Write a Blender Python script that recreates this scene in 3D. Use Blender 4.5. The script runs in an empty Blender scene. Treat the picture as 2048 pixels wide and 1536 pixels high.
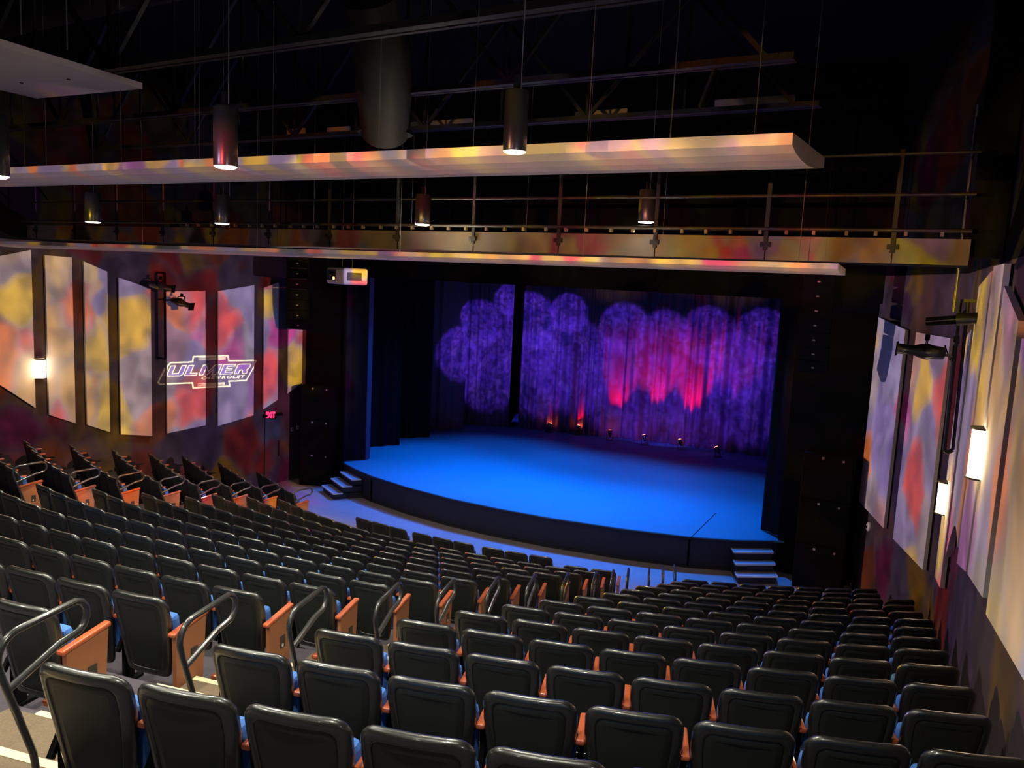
import bpy, bmesh, math, random
from mathutils import Vector, Matrix
random.seed(7)
SC = bpy.context.scene
COL = SC.collection
rad = math.radians

# ------------------------------------------------------------------ camera
F_PX, YAW, PITCH, ROLL, EYE = 1600.0, rad(29.681), rad(7.458), rad(2.761), 6.55
fwd = Vector((-math.sin(YAW)*math.cos(PITCH), math.cos(YAW)*math.cos(PITCH), -math.sin(PITCH)))
rgt = Vector((math.cos(YAW), math.sin(YAW), 0))
upv = rgt.cross(fwd)
cx_ = rgt*math.cos(ROLL)+upv*math.sin(ROLL)
cu_ = upv*math.cos(ROLL)-rgt*math.sin(ROLL)
cam_data = bpy.data.cameras.new('camera')
cam_data.sensor_width = 36
cam_data.lens = F_PX/2048*36
cam_data.clip_start = 0.05
cam_data.clip_end = 200
cam = bpy.data.objects.new('camera', cam_data)
COL.objects.link(cam)
cam.matrix_world = Matrix((( cx_.x, cu_.x, -fwd.x, 0), (cx_.y, cu_.y, -fwd.y, 0), (cx_.z, cu_.z, -fwd.z, EYE), (0,0,0,1)))
SC.camera = cam

def ray(px, py):
    return fwd+cx_*((px-1024)/F_PX)-cu_*((py-768)/F_PX)
def on_y(px, py, y):
    r = ray(px, py); return r*(y/r.y)+Vector((0,0,EYE))
def on_z(px, py, z):
    r = ray(px, py); return r*((z-EYE)/r.z)+Vector((0,0,EYE))
def project(p):
    d = Vector(p)-Vector((0,0,EYE)); w = d.dot(fwd)
    return 1024+F_PX*d.dot(cx_)/w, 768-F_PX*d.dot(cu_)/w

# ------------------------------------------------------------------ world, exposure
w = bpy.data.worlds.new('world'); SC.world = w; w.use_nodes = True
w.node_tree.nodes['Background'].inputs[0].default_value = (0.05,0.05,0.12,1)
w.node_tree.nodes['Background'].inputs[1].default_value = 0.02
SC.view_settings.view_transform = 'Standard'
SC.view_settings.look = 'None'
SC.view_settings.exposure = 0.0
SC.view_settings.gamma = 1.0
SC.view_settings.use_curve_mapping = False

# ------------------------------------------------------------------ light builders
def aim(o, loc, target, spin=0.0):
    d = (Vector(target)-Vector(loc)).normalized()
    o.location = loc
    q = d.to_track_quat('-Z', 'Y')
    o.rotation_mode = 'QUATERNION'
    o.rotation_quaternion = q @ Matrix.Rotation(spin, 3, 'Z').to_quaternion()
def spot(name, loc, target, power, color, angle, blend=0.3, radius=0.08):
    l = bpy.data.lights.new(name, 'SPOT'); l.energy = power; l.color = color
    l.spot_size = rad(angle); l.spot_blend = blend; l.shadow_soft_size = radius
    o = bpy.data.objects.new(name, l); COL.objects.link(o); aim(o, loc, target)
    return o
class NT:
    def __init__(s, tree): s.t = tree; s.n = tree.nodes; s.l = tree.links
    def add(s, typ, **kw):
        n = s.n.new(typ)
        for k, v in kw.items(): setattr(n, k, v)
        return n
    def link(s, a, b): s.l.new(a, b)
LEAF = [(0.0,(0.36,0.26,0.46)),(0.09,(1.0,0.09,0.02)),(0.22,(0.30,0.20,0.46)),(0.30,(1.0,0.56,0.01)),(0.43,(0.46,0.34,0.32)),
        (0.50,(0.70,0.04,0.26)),(0.60,(0.40,0.31,0.50)),(0.68,(1.0,0.24,0.03)),(0.80,(0.80,0.42,0.10)),(0.87,(0.36,0.08,0.36)),(0.93,(1.0,0.60,0.02))]
AMBER = [(0.0,(0.5,0.22,0.06)),(0.12,(1.0,0.10,0.02)),(0.30,(0.9,0.35,0.03)),(0.42,(1.0,0.66,0.0)),(0.6,(0.45,0.20,0.25)),(0.7,(1.0,0.6,0.02)),(0.85,(0.9,0.05,0.05)),(0.95,(0.8,0.45,0.1))]
def gobo(o, scale=4.0, palette=LEAF, warp=0.5, gain=1.0, seed=0.0, stretch=1.35, edge=(0.40,0.33,0.42), emix=0.55, lo=0.7):
    """Break-up pattern in front of a theatre spotlight (varies only with the beam direction)."""
    l = o.data; l.use_nodes = True; t = NT(l.node_tree)
    em = t.n.get('Emission')
    tc = t.add('ShaderNodeTexCoord')
    sep = t.add('ShaderNodeSeparateXYZ'); t.link(tc.outputs['Normal'], sep.inputs[0])
    dx = t.add('ShaderNodeMath', operation='DIVIDE'); t.link(sep.outputs[0], dx.inputs[0]); t.link(sep.outputs[2], dx.inputs[1])
    dy = t.add('ShaderNodeMath', operation='DIVIDE'); t.link(sep.outputs[1], dy.inputs[0]); t.link(sep.outputs[2], dy.inputs[1])
    cb = t.add('ShaderNodeCombineXYZ'); t.link(dx.outputs[0], cb.inputs[0]); t.link(dy.outputs[0], cb.inputs[1]); cb.inputs[2].default_value = seed
    mp = t.add('ShaderNodeMapping'); t.link(cb.outputs[0], mp.inputs[0]); mp.inputs['Scale'].default_value = (scale*stretch, scale, 1); mp.inputs['Rotation'].default_value = (0,0,0.6)
    nz = t.add('ShaderNodeTexNoise'); t.link(mp.outputs[0], nz.inputs['Vector']); nz.inputs['Scale'].default_value = 1.3; nz.inputs['Detail'].default_value = 1.0
    sub = t.add('ShaderNodeVectorMath', operation='MULTIPLY_ADD'); t.link(nz.outputs['Color'], sub.inputs[0]); sub.inputs[1].default_value = (warp,)*3; t.link(mp.outputs[0], sub.inputs[2])
    vo = t.add('ShaderNodeTexVoronoi', feature='F1'); t.link(sub.outputs[0], vo.inputs['Vector']); vo.inputs['Scale'].default_value = 1.0
    s2 = t.add('ShaderNodeSeparateColor'); t.link(vo.outputs['Color'], s2.inputs[0])
    cr = t.add('ShaderNodeValToRGB'); t.link(s2.outputs[0], cr.inputs[0])
    e = cr.color_ramp.elements
    e[0].position = 0.0; e[0].color = (*palette[0][1],1); e[1].position = 1.0; e[1].color = (*palette[-1][1],1)
    for q, (p, c_) in enumerate(palette):
        p2 = palette[q+1][0] if q+1 < len(palette) else 1.0
        if p > 0: k = e.new(p+0.006); k.color = (*c_,1)
        if p2 < 1: k = e.new(p2-0.006); k.color = (*c_,1)
    n2 = t.add('ShaderNodeTexNoise'); t.link(sub.outputs[0], n2.inputs['Vector']); n2.inputs['Scale'].default_value = 2.2; n2.inputs['Detail'].default_value = 2.0
    mr = t.add('ShaderNodeMapRange'); t.link(n2.outputs[0], mr.inputs[0]); mr.inputs[1].default_value = 0.35; mr.inputs[2].default_value = 0.7; mr.inputs[3].default_value = lo*gain; mr.inputs[4].default_value = 1.35*gain
    # thin pale streaks between the leaves
    vd = t.add('ShaderNodeTexVoronoi', feature='DISTANCE_TO_EDGE'); t.link(sub.outputs[0], vd.inputs['Vector']); vd.inputs['Scale'].default_value = 1.0
    md = t.add('ShaderNodeMapRange'); t.link(vd.outputs['Distance'], md.inputs[0]); md.inputs[1].default_value = 0.0; md.inputs[2].default_value = 0.13; md.inputs[3].default_value = emix; md.inputs[4].default_value = 0.0
    mx = t.add('ShaderNodeMix', data_type='RGBA'); t.link(md.outputs[0], mx.inputs['Factor']); t.link(cr.outputs[0], mx.inputs['A']); mx.inputs['B'].default_value = (*edge,1)
    t.link(mx.outputs['Result'], em.inputs['Color']); t.link(mr.outputs[0], em.inputs['Strength'])

# -- house downlights that lie behind and above the camera are lit by their own builder below --
# stage: blue wash from the overhead battens
for x, y, p in ((-14.6,21.5,1400),(-11.6,20.6,2100),(-8.4,20.6,2100),(-5.6,21.2,1500),(-13.2,24.2,1100),(-9.6,24.0,1300),(-6.2,24.2,900)):
    spot('blue_stage_spot', (x,y,7.4), (x*0.98-0.1, y-2.4, 0.76), p*1.3, (0.0,0.19,1.0), 74, 0.9, 0.12)
spot('blue_stage_spot', (-10,20.0,7.6), (-10.0,15.3,0.0), 2600, (0.10,0.16,1.0), 80, 0.9, 0.12)
spot('blue_stage_spot', (-14,20.0,7.6), (-14.2,16.0,0.0), 1500, (0.10,0.16,1.0), 60, 0.9, 0.12)
# purple break-up patterns on the back curtain
VIOLET = [(0.0,(0.16,0.05,0.95)),(0.15,(0.22,0.08,1.0)),(0.3,(0.08,0.03,0.6)),(0.45,(0.18,0.06,0.9)),(0.6,(0.26,0.12,1.0)),(0.7,(0.10,0.04,0.7)),(0.8,(0.2,0.08,1.0)),(0.95,(0.14,0.05,0.8))]

# ------------------------------------------------------------------ materials
def mat(name, col, rough=0.6, metal=0.0, spec=0.5, noise=0.0, nscale=30.0, bump=0.0, emit=None, estr=1.0, coat=0.0):
    m = bpy.data.materials.new(name); m.use_nodes = True; t = NT(m.node_tree)
    b = t.n['Principled BSDF']
    b.inputs['Base Color'].default_value = (*col,1); b.inputs['Roughness'].default_value = rough
    b.inputs['Metallic'].default_value = metal; b.inputs['Specular IOR Level'].default_value = spec
    b.inputs['Coat Weight'].default_value = coat
    if emit:
        b.inputs['Emission Color'].default_value = (*emit,1); b.inputs['Emission Strength'].default_value = estr
    if noise or bump:
        tc = t.add('ShaderNodeTexCoord'); nz = t.add('ShaderNodeTexNoise'); t.link(tc.outputs['Object'], nz.inputs['Vector'])
        nz.inputs['Scale'].default_value = nscale; nz.inputs['Detail'].default_value = 3
        if noise:
            mr = t.add('ShaderNodeMapRange'); t.link(nz.outputs[0], mr.inputs[0]); mr.inputs[3].default_value = 1-noise; mr.inputs[4].default_value = 1+noise
            mx = t.add('ShaderNodeVectorMath', operation='SCALE'); mx.inputs[0].default_value = col; t.link(mr.outputs[0], mx.inputs['Scale'])
            t.link(mx.outputs[0], b.inputs['Base Color'])
        if bump:
            bp = t.add('ShaderNodeBump'); bp.inputs['Strength'].default_value = bump; bp.inputs['Distance'].default_value = 0.01
            t.link(nz.outputs[0], bp.inputs['Height']); t.link(bp.outputs[0], b.inputs['Normal'])
    return m
M = dict(
 vinyl = mat('black_vinyl', (0.009,0.010,0.009), 0.36, spec=0.9, coat=0.6, bump=0.08, nscale=260),
 inset = mat('black_plastic', (0.014,0.016,0.014), 0.42, spec=0.5, bump=0.05, nscale=300),
 blue = mat('blue_fabric', (0.045,0.16,0.52), 0.85, noise=0.25, nscale=200),
 wood = mat('cherry_wood', (0.42,0.085,0.028), 0.32, noise=0.25, nscale=14, coat=0.4),
 panelwood = mat('end_panel_laminate', (0.34,0.125,0.055), 0.45, noise=0.12, nscale=12),
 blackmetal = mat('black_metal', (0.025,0.025,0.026), 0.3, metal=0.0, spec=0.7, coat=0.3),
 darkmetal = mat('dark_steel', (0.022,0.020,0.018), 0.5, spec=0.3),
 wall = mat('dark_plum_wall', (0.055,0.034,0.040), 0.8, noise=0.08, nscale=6),
 black = mat('black_paint', (0.004,0.004,0.005), 0.9, spec=0.1),
 ceil = mat('black_ceiling', (0.006,0.005,0.006), 0.95, spec=0.1),
 panel = mat('pale_acoustic_panel', (0.66,0.62,0.62), 0.9, noise=0.03, nscale=120, bump=0.15),
 cloud = mat('cream_acoustic_cloud', (0.72,0.64,0.58), 0.75),
 carpet = mat('brown_carpet', (0.135,0.095,0.060), 0.95, noise=0.35, nscale=70, bump=0.3),
 concrete = mat('lavender_grey_floor', (0.42,0.36,0.36), 0.75, noise=0.12, nscale=4),
  tier = mat('plum_grey_tier_floor', (0.055,0.045,0.06), 0.8, noise=0.15, nscale=12),
 nosing = mat('cream_nosing', (0.72,0.60,0.36), 0.6),
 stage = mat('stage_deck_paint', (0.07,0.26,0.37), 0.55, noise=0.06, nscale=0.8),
 apron = mat('black_stage_fascia', (0.022,0.020,0.030), 0.6),
 treadtop = mat('stair_tread_grey', (0.35,0.36,0.38), 0.6),
 treadedge = mat('stair_edge_white', (0.8,0.8,0.78), 0.5),
 drape = mat('black_velour', (0.012,0.012,0.02), 0.9, spec=0.2),
 legdrape = mat('black_stage_leg', (0.0035,0.0035,0.006), 0.9, spec=0.2),
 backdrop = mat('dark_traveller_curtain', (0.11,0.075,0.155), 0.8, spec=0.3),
 speaker = mat('black_speaker', (0.003,0.003,0.003), 0.8, spec=0.1),
 grille = mat('speaker_grille', (0.003,0.003,0.003), 0.8, spec=0.1, bump=0.6, nscale=150),
 logo = mat('silver_badge', (0.35,0.35,0.36), 0.3),
 white = mat('white_plastic', (0.78,0.72,0.70), 0.45),
 lens = mat('projector_lens', (0.02,0.03,0.02), 0.1),
 amber = mat('amber_indicator', (1,0.35,0.05), 0.5, emit=(1.0,0.35,0.04), estr=18),
 lampglow = mat('downlight_lens', (1,1,1), 0.5, emit=(1.0,0.97,0.80), estr=9),
 sconce = mat('sconce_diffuser', (1,0.95,0.85), 0.5, emit=(1.0,0.80,0.50), estr=14),
 exitred = mat('exit_letters', (1,0.05,0.1), 0.5, emit=(1.0,0.02,0.10), estr=2.6),
 redglow = mat('red_led_lens', (1,0.1,0.05), 0.5, emit=(1.0,0.12,0.05), estr=30),
 catwalk = mat('bronze_catwalk_panel', (0.085,0.065,0.045), 0.55, noise=0.15, nscale=3),
 duct = mat('grey_duct', (0.013,0.011,0.010), 0.7, spec=0.15),
 steel = mat('truss_steel', (0.015,0.013,0.013), 0.6, spec=0.2),
 farpanel = mat('tan_ceiling_board', (0.22,0.18,0.15), 0.9),
 wire = mat('hanging_wire', (0.10,0.10,0.10), 0.6, spec=0.2),
 brass = mat('outlet_plate', (0.03,0.028,0.025), 0.5),
 outlet = mat('dull_outlet', (0.16,0.13,0.08), 0.7),
 door = mat('dark_blue_door', (0.045,0.045,0.07), 0.6),
)

# ------------------------------------------------------------------ mesh helpers
class MB:
    def __init__(s): s.v = []; s.f = []; s.sm = []
    def add(s, vs, fs, smooth=False):
        o = len(s.v); s.v += [tuple(v) for v in vs]; s.f += [tuple(i+o for i in f) for f in fs]; s.sm += [smooth]*len(fs)
        return s
    def box(s, c, size, rz=0.0, M_=None):
        cx, cy, cz = c; hx, hy, hz = [d/2 for d in size]; vs = []
        for x in (-hx,hx):
            for y in (-hy,hy):
                for z in (-hz,hz):
                    X, Y = x*math.cos(rz)-y*math.sin(rz), x*math.sin(rz)+y*math.cos(rz)
                    vs.append((cx+X, cy+Y, cz+z))
        if M_: vs = [tuple(M_ @ Vector(v)) for v in vs]
        return s.add(vs, [(0,1,3,2),(4,6,7,5),(0,4,5,1),(2,3,7,6),(0,2,6,4),(1,5,7,3)])
    def bar(s, a, b, wd, ht=None):
        a = Vector(a); b = Vector(b); d = (b-a).normalized(); ht = ht or wd
        u = d.cross(Vector((0,0,1)))
        if u.length < 1e-3: u = Vector((1,0,0))
        u.normalize(); v = u.cross(d); vs = []
        for p in (a, b):
            for i, j in ((-1,-1),(1,-1),(1,1),(-1,1)): vs.append(p+u*(i*wd/2)+v*(j*ht/2))
        return s.add(vs, [(0,1,2,3),(7,6,5,4),(0,4,5,1),(1,5,6,2),(2,6,7,3),(3,7,4,0)])
    def tube(s, pts, r, n=8, cap=True):
        pts = [Vector(p) for p in pts]; rings = []
        rr = r if isinstance(r, (list,tuple)) else [r]*len(pts)
        prev = None
        for i, p in enumerate(pts):
            d = (pts[min(i+1,len(pts)-1)]-pts[max(i-1,0)]).normalized()
            u = d.cross(Vector((0,0,1))) if prev is None else prev-d*prev.dot(d)
            if u.length < 1e-3: u = Vector((1,0,0))
            u.normalize(); prev = u; v = d.cross(u)
            rings.append([p+u*(rr[i]*math.cos(2*math.pi*k/n))+v*(rr[i]*math.sin(2*math.pi*k/n)) for k in range(n)])
        vs = [q for rg in rings for q in rg]; fs = []
        for i in range(len(pts)-1):
            for k in range(n): fs.append((i*n+k, i*n+(k+1)%n, (i+1)*n+(k+1)%n, (i+1)*n+k))
        s.add(vs, fs, True)
        if cap:
            s.add(rings[0], [tuple(range(n))[::-1]]); s.add(rings[-1], [tuple(range(n))])
        return s
    def prism(s, poly, a, b, close=True):
        """poly: list of 3D points; extruded by vector b-a"""
        n = len(poly); off = Vector(b)-Vector(a)
        vs = [Vector(p) for p in poly]+[Vector(p)+off for p in poly]
        fs = [tuple(range(n))[::-1], tuple(range(n,2*n))]+[(i,(i+1)%n,n+(i+1)%n,n+i) for i in range(n)]
        return s.add(vs, fs)
    def grid(s, rows, smooth=True, closed=False):
        m = len(rows[0]); vs = [p for r in rows for p in r]; fs = []
        for i in range(len(rows)-1):
            for j in range(m if closed else m-1):
                fs.append((i*m+j, i*m+(j+1)%m, (i+1)*m+(j+1)%m, (i+1)*m+j))
        return s.add(vs, fs, smooth)
    def build(s, name, m, parent=None, kind=None, label=None, cat=None, group=None, bevel=0):
        me = bpy.data.meshes.new(name); me.from_pydata(s.v, [], s.f); me.update()
        bm = bmesh.new(); bm.from_mesh(me); bmesh.ops.recalc_face_normals(bm, faces=bm.faces); bm.to_mesh(me); bm.free()
        for p, q in zip(me.polygons, s.sm): p.use_smooth = q
        me.materials.append(M[m] if isinstance(m, str) else m)
        o = bpy.data.objects.new(name, me); COL.objects.link(o)
        if parent is not None: o.parent = parent
        if bevel:
            bv = o.modifiers.new('bevel', 'BEVEL'); bv.width = bevel; bv.segments = 2; bv.limit_method = 'ANGLE'
        if kind: o['kind'] = kind
        if label: o['label'] = label
        if cat: o['category'] = cat
        if group: o['group'] = group
        return o
def thing(name, label, cat, loc=(0,0,0), rz=0.0, group=None):
    o = bpy.data.objects.new(name, None); COL.objects.link(o); o.empty_display_size = 0.1
    o.location = loc; o.rotation_euler = (0,0,rz); o['label'] = label; o['category'] = cat
    if group: o['group'] = group
    return o
def copy_tree(o, parent=None):
    c = o.copy(); COL.objects.link(c)
    if parent is not None: c.parent = parent
    for ch in list(o.children): copy_tree(ch, c)
    return c
ORD = ['zeroth','first','second','third','fourth','fifth','sixth','seventh','eighth','ninth','tenth','eleventh','twelfth','thirteenth','fourteenth','fifteenth','sixteenth']

# ------------------------------------------------------------------ seating geometry
CX, CY = -10.73, 30.26
def R(k): return 29.13-0.961*(14-k)
def dR(th): # th in degrees; the rows pull in slightly on the far left side
    return max(-0.6, 0.03*th) if th < 0 else 0.0
def FZ(k): return 0.29*(k-1) if k >= 1 else 0.0
def seatpos(k, th, extra=0.0):
    r = R(k)+dR(th)+extra; t = rad(th)
    return Vector((CX+r*math.sin(t), CY-r*math.cos(t), FZ(k)))

# left wall / right wall plans
LW = [Vector((-18.12,16.73)), Vector((-18.72,12.4)), Vector((-18.9,-8.0))]
LD = [Vector((-18.12,16.73)), Vector((-17.9,18.35))]
RW = [Vector((-0.15,15.2)), Vector((0.55,6.5)), Vector((1.71,-8.0))]
RD = [Vector((-1.80,19.1)), Vector((-0.15,15.2))]
def az_hit(a, b, az):
    """point on plan segment a-b seen at azimuth x/y = az"""
    d = b-a; t = (az*a.y-a.x)/(d.x-az*d.y); return a+d*t

# ------------------------------------------------------------------ floor
def floor_mesh():
    mb = MB(); TH = [(-42+2*i) for i in range(43)]
    def lim(x, y): return x
    def ring(r, z, k):
        out = []
        for t in TH:
            rr = r+dR(t); x = CX+rr*math.sin(rad(t)); y = CY-rr*math.cos(rad(t)); out.append((max(-18.95,min(x,1.25)), y, z))
        return out
    for k in range(2, 21):
        a = R(k-1)+0.12; b = R(k)+0.12
        if k == 2: pass
        mb.grid([ring(a, FZ(k-1), k), ring(a, FZ(k), k), ring(b, FZ(k), k)], smooth=False)
    return mb
floor_mesh().build('floor', 'tier', kind='structure')
fb = MB(); fb.add([(-19.2,14,0),(1.3,14,0),(1.3,29.5,0),(-19.2,29.5,0)], [(0,1,2,3)])
# flat floor in front of the first riser
pts = []
for t in [(-42+2*i) for i in range(43)]:
    rr = R(1)+0.12+dR(t); pts.append((max(-18.95,min(CX+rr*math.sin(rad(t)),1.25)), CY-rr*math.cos(rad(t)), 0.001))
back = [(p[0], 20.0, 0.001) for p in pts]
fb = MB(); fb.grid([pts, back], smooth=False); fb.build('floor_front', 'concrete', kind='structure')

# ------------------------------------------------------------------ walls, ceiling
def wall_seg(mb, a, b, z0, z1, th, side):
    """slab along plan segment, thickness th outward (side=-1 left,+1 right)"""
    d = (b-a).normalized(); n = Vector((-d.y, d.x))*side
    p = [Vector((a.x,a.y,z0)), Vector((b.x,b.y,z0)), Vector((b.x+n.x*th,b.y+n.y*th,z0)), Vector((a.x+n.x*th,a.y+n.y*th,z0))]
    mb.prism(p, (0,0,z0), (0,0,z1))
def walls(nm, segs, z0, z1, m):
    mb = MB()
    for a, b, side in segs: wall_seg(mb, a, b, z0, z1, 0.2, side)
    mb.build(nm, m, kind='structure')
walls('wall_left', ((LW[0],LW[1],-1),(LW[1],LW[2],-1),(LD[0],LD[1],1)), -0.1, 6.9, 'wall')
walls('wall_left_upper', ((LW[0],LW[1],-1),(LW[1],LW[2],-1),(LD[0],LD[1],1)), 6.9, 11.5, 'black')
walls('wall_right', ((RW[0],RW[1],1),(RW[1],RW[2],1),(RD[0],RD[1],1)), -0.1, 7.0, 'wall')
walls('wall_right_upper', ((RW[0],RW[1],1),(RW[1],RW[2],1),(RD[0],RD[1],1)), 7.0, 11.5, 'black')
MB().box((-8.6,-8.1,5.5), (21.5,0.2,12.2)).build('wall_back', 'wall', kind='structure')
MB().box((-9,11.5,11.6), (24,41,0.2)).build('ceiling', 'ceil', kind='structure')
# proscenium wall: two black piers and header
mb = MB()
mb.prism([(-17.9,18.35,-0.1),(-16.6,18.55,-0.1),(-16.6,19.0,-0.1),(-18.6,19.0,-0.1),(-18.6,18.35,-0.1)], (0,0,0),(0,0,11.6))
mb.prism([(-3.45,19.05,-0.1),(-1.78,19.1,-0.1),(-1.5,19.6,-0.1),(-3.45,19.6,-0.1)], (0,0,0),(0,0,11.6))
mb.box((-10.0,19.1,9.0),(17.4,0.3,5.2))
mb.build('wall_proscenium', 'black', kind='structure')
# stage house shell
mb = MB(); mb.box((-10.5,30.2,5.5),(20,0.2,12)); mb.box((-20.0,24.5,5.5),(0.2,11.5,12)); mb.box((-1.6,24.8,5.5),(0.2,10.9,12))
mb.build('wall_stage', 'black', kind='structure')
# wall return column in the right corner near the catwalk
MB().box((0.02,10.7,9.25),(0.36,0.4,4.4)).build('trim_1', 'black', kind='structure')

# ------------------------------------------------------------------ stage
AP = [(-16.35,18.45),(-16.08,18.2),(-15.3,17.85),(-14.49,17.56),(-13.0,17.24),(-11.44,17.07),(-10.0,17.08),(-8.54,17.21),(-6.82,17.53),(-5.24,17.97),(-4.3,18.42),(-3.54,18.94)]
H = 0.76
poly = [(x,y) for x,y in AP]+[(-3.40,19.0),(-1.75,20.0),(-1.75,30.0),(-19.8,30.0),(-19.8,19.1),(-16.6,19.1)]
t = thing('stage', 'raised curved stage with blue-lit deck and black fascia', 'stage', (0,0,0))
mb = MB(); n = len(poly)
mb.add([(x,y,H) for x,y in poly]+[(x,y,H-0.04) for x,y in poly], [tuple(range(n)), tuple(range(n,2*n))[::-1]]+[(i,(i+1)%n,n+(i+1)%n,n+i) for i in range(n)])
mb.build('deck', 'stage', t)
mb = MB()
def off(i, d):
    a = Vector(AP[max(i-1,0)]); b = Vector(AP[min(i+1,len(AP)-1)]); e = (b-a).normalized(); nn = Vector((e.y,-e.x)); return Vector(AP[i])+nn*d
prof = [(0.0,H-0.005),(0.035,H-0.012),(0.045,H-0.05),(0.02,H-0.08),(0.0,H-0.16),(0.0,0.06),(0.03,0.05),(0.03,0.0)]
mb.grid([[(off(i,d).x, off(i,d).y, z) for i in range(len(AP))] for d,z in prof], smooth=False)
mb.build('fascia', 'apron', t)
mb = MB()
for i in (3,9):
    p = off(i,0.012); mb.box((p.x,p.y,0.36),(0.05,0.03,0.68), rz=0.3 if i==9 else -0.5)
mb.build('fascia_joint', 'black', t)
mb = MB(); a = on_z(1381,1076,H+0.003); b = on_z(1432,1026,H+0.003); mb.bar(a,b,0.02,0.004); mb.build('deck_seam','black',t)

def stair(label, p0, p1, depthdir):
    """p0-p1: front edge of the lowest tread on plan"""
    t = thing('stage_stair', label, 'stairs', (0,0,0))
    a = Vector(p0); b = Vector(p1); d = Vector(depthdir).normalized()
    body = MB()
    for i in range(3):
        z = 0.19*(i+1); o = d*(0.27*i)
        A = a+o; B = b+o; C = B+d*(0.85-0.27*i); D = A+d*(0.85-0.27*i)
        ins = (b-a).normalized()*0.03
        body.prism([(A.x+ins.x+d.x*.03,A.y+ins.y+d.y*.03,0.0 if i==0 else z-0.19),(B.x-ins.x+d.x*.03,B.y-ins.y+d.y*.03,0.0 if i==0 else z-0.19),(C.x-ins.x,C.y-ins.y,0.0 if i==0 else z-0.19),(D.x+ins.x,D.y+ins.y,0.0 if i==0 else z-0.19)], (0,0,0),(0,0,0.19-0.03))
    body.build('stair_body','apron',t)
    for i in range(3):
        z = 0.19*(i+1); o = d*(0.27*i); A = a+o; B = b+o; C = B+d*0.29; D = A+d*0.29
        m1 = MB(); m1.prism([(q.x,q.y,z-0.032) for q in (A,B,C,D)],(0,0,0),(0,0,0.03)); tr = m1.build('tread','treadtop',t)
        m2 = MB(); e = (b-a).normalized()
        m2.prism([(q.x,q.y,z-0.034) for q in (A-d*.008,B-d*.008,B+d*.03,A+d*.03)],(0,0,0),(0,0,0.037))
        m2.prism([(q.x,q.y,z-0.034) for q in (B,B+e*.012,B+e*.012+d*.27,B+d*.27)],(0,0,0),(0,0,0.037))
        m2.prism([(q.x,q.y,z-0.034) for q in (A-e*.012,A,A+d*.27,A-e*.012+d*.27)],(0,0,0),(0,0,0.037))
        m2.build('nosing','treadedge',tr)
stair('black three-step stair with white nosings at left stage corner', (-16.32,17.47), (-15.42,16.98), (0.42,0.62))
stair('black three-step stair with white nosings at right stage corner', (-3.98,17.62), (-3.22,18.17), (-0.30,0.62))

# ------------------------------------------------------------------ curtains
def curtain(name, pts, z0, z1, m, label, amp=0.07, wl=0.28, group=None, cat='curtain', seed=1, flat=0.0):
    rnd = random.Random(seed); P = [Vector(p) for p in pts]; seg = [(P[i+1]-P[i]).length for i in range(len(P)-1)]; L = sum(seg)
    n = max(8, int(L/wl*10)); cols = []; ph = 0.0; fl = wl; fa = 1.0; last = 0
    for i in range(n+1):
        s = L*i/n; k = 0; u = s
        while k < len(seg)-1 and u > seg[k]: u -= seg[k]; k += 1
        d = (P[k+1]-P[k]).normalized(); nn = Vector((d.y,-d.x)); q = P[k]+d*u
        ph += 2*math.pi*(L/n)/fl if i else 0
        if int(ph/(2*math.pi)) != last: last = int(ph/(2*math.pi)); fl = wl*(0.55+1.3*rnd.random()**1.5); fa = 0.35+0.9*rnd.random()
        o = math.sin(ph)*amp*fa*min(1.2, fl/wl)
        cols.append((q, nn, o))
    rows = []
    for z, f in ((z0,1.15),(z0+(z1-z0)*0.5,1.0),(z1,0.8)):
        rows.append([(q.x+nn.x*o*f, q.y+nn.y*o*f, z) for q,nn,o in cols])
    back = [[(q.x+nn.x*o*f-nn.x*0.02, q.y+nn.y*o*f-nn.y*0.02, z) for q,nn,o in cols] for z,f in ((z1,0.8),(z0,1.15))]
    mb = MB(); mb.grid(rows+back+[rows[0]])
    return mb.build(name, m, label=label, cat=cat, group=group)
ZT = 10.5
lc=curtain('leg_curtain', [(-16.75,18.75),(-16.37,18.42),(-15.93,18.95)], 0.77, 7.2, 'drape', 'tall black leg curtain with blue-lit edge at left stage front', 0.05, 0.3, seed=3)
MB().box((-15.93,19.06,3.98),(.03,.20,6.42)).build('pale_lit_edge','backdrop',lc,label='paler strip added for the blue-lit edge')  # paler cloth strip added so the curtain edge looks brightly lit
curtain('leg_curtain', [(-18.6,19.6),(-17.03,20.5),(-16.51,21.4)], 0.77, 7.6, 'legdrape', 'black leg curtain second from the front on stage left side', 0.04, 0.35, seed=4)
curtain('leg_curtain', [(-18.8,21.9),(-17.21,22.35),(-16.55,23.22)], 0.77, 7.6, 'legdrape', 'black leg curtain third from the front on stage left side', 0.04, 0.35, seed=5)
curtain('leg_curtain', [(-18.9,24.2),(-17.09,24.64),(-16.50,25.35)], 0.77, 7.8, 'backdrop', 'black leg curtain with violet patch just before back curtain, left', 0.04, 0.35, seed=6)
curtain('leg_curtain', [(-3.99,19.66),(-3.5,19.35),(-2.2,20.1)], 0.77, 7.2, 'drape', 'tall black leg curtain at the right stage front', 0.03, 0.35, seed=7)
curtain('leg_curtain', [(-3.5,22.4),(-2.4,22.6)], 0.77, 7.6, 'legdrape', 'black leg curtain deeper in the right wing', 0.03, 0.35, seed=8)
curtain('back_curtain', [(-18.6,26.0),(-17.1,26.36),(-15.42,26.93)], 0.77, 8.5, 'backdrop', 'narrow left piece of back curtain beyond the dark gap', 0.06, 0.30, seed=11)
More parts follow.
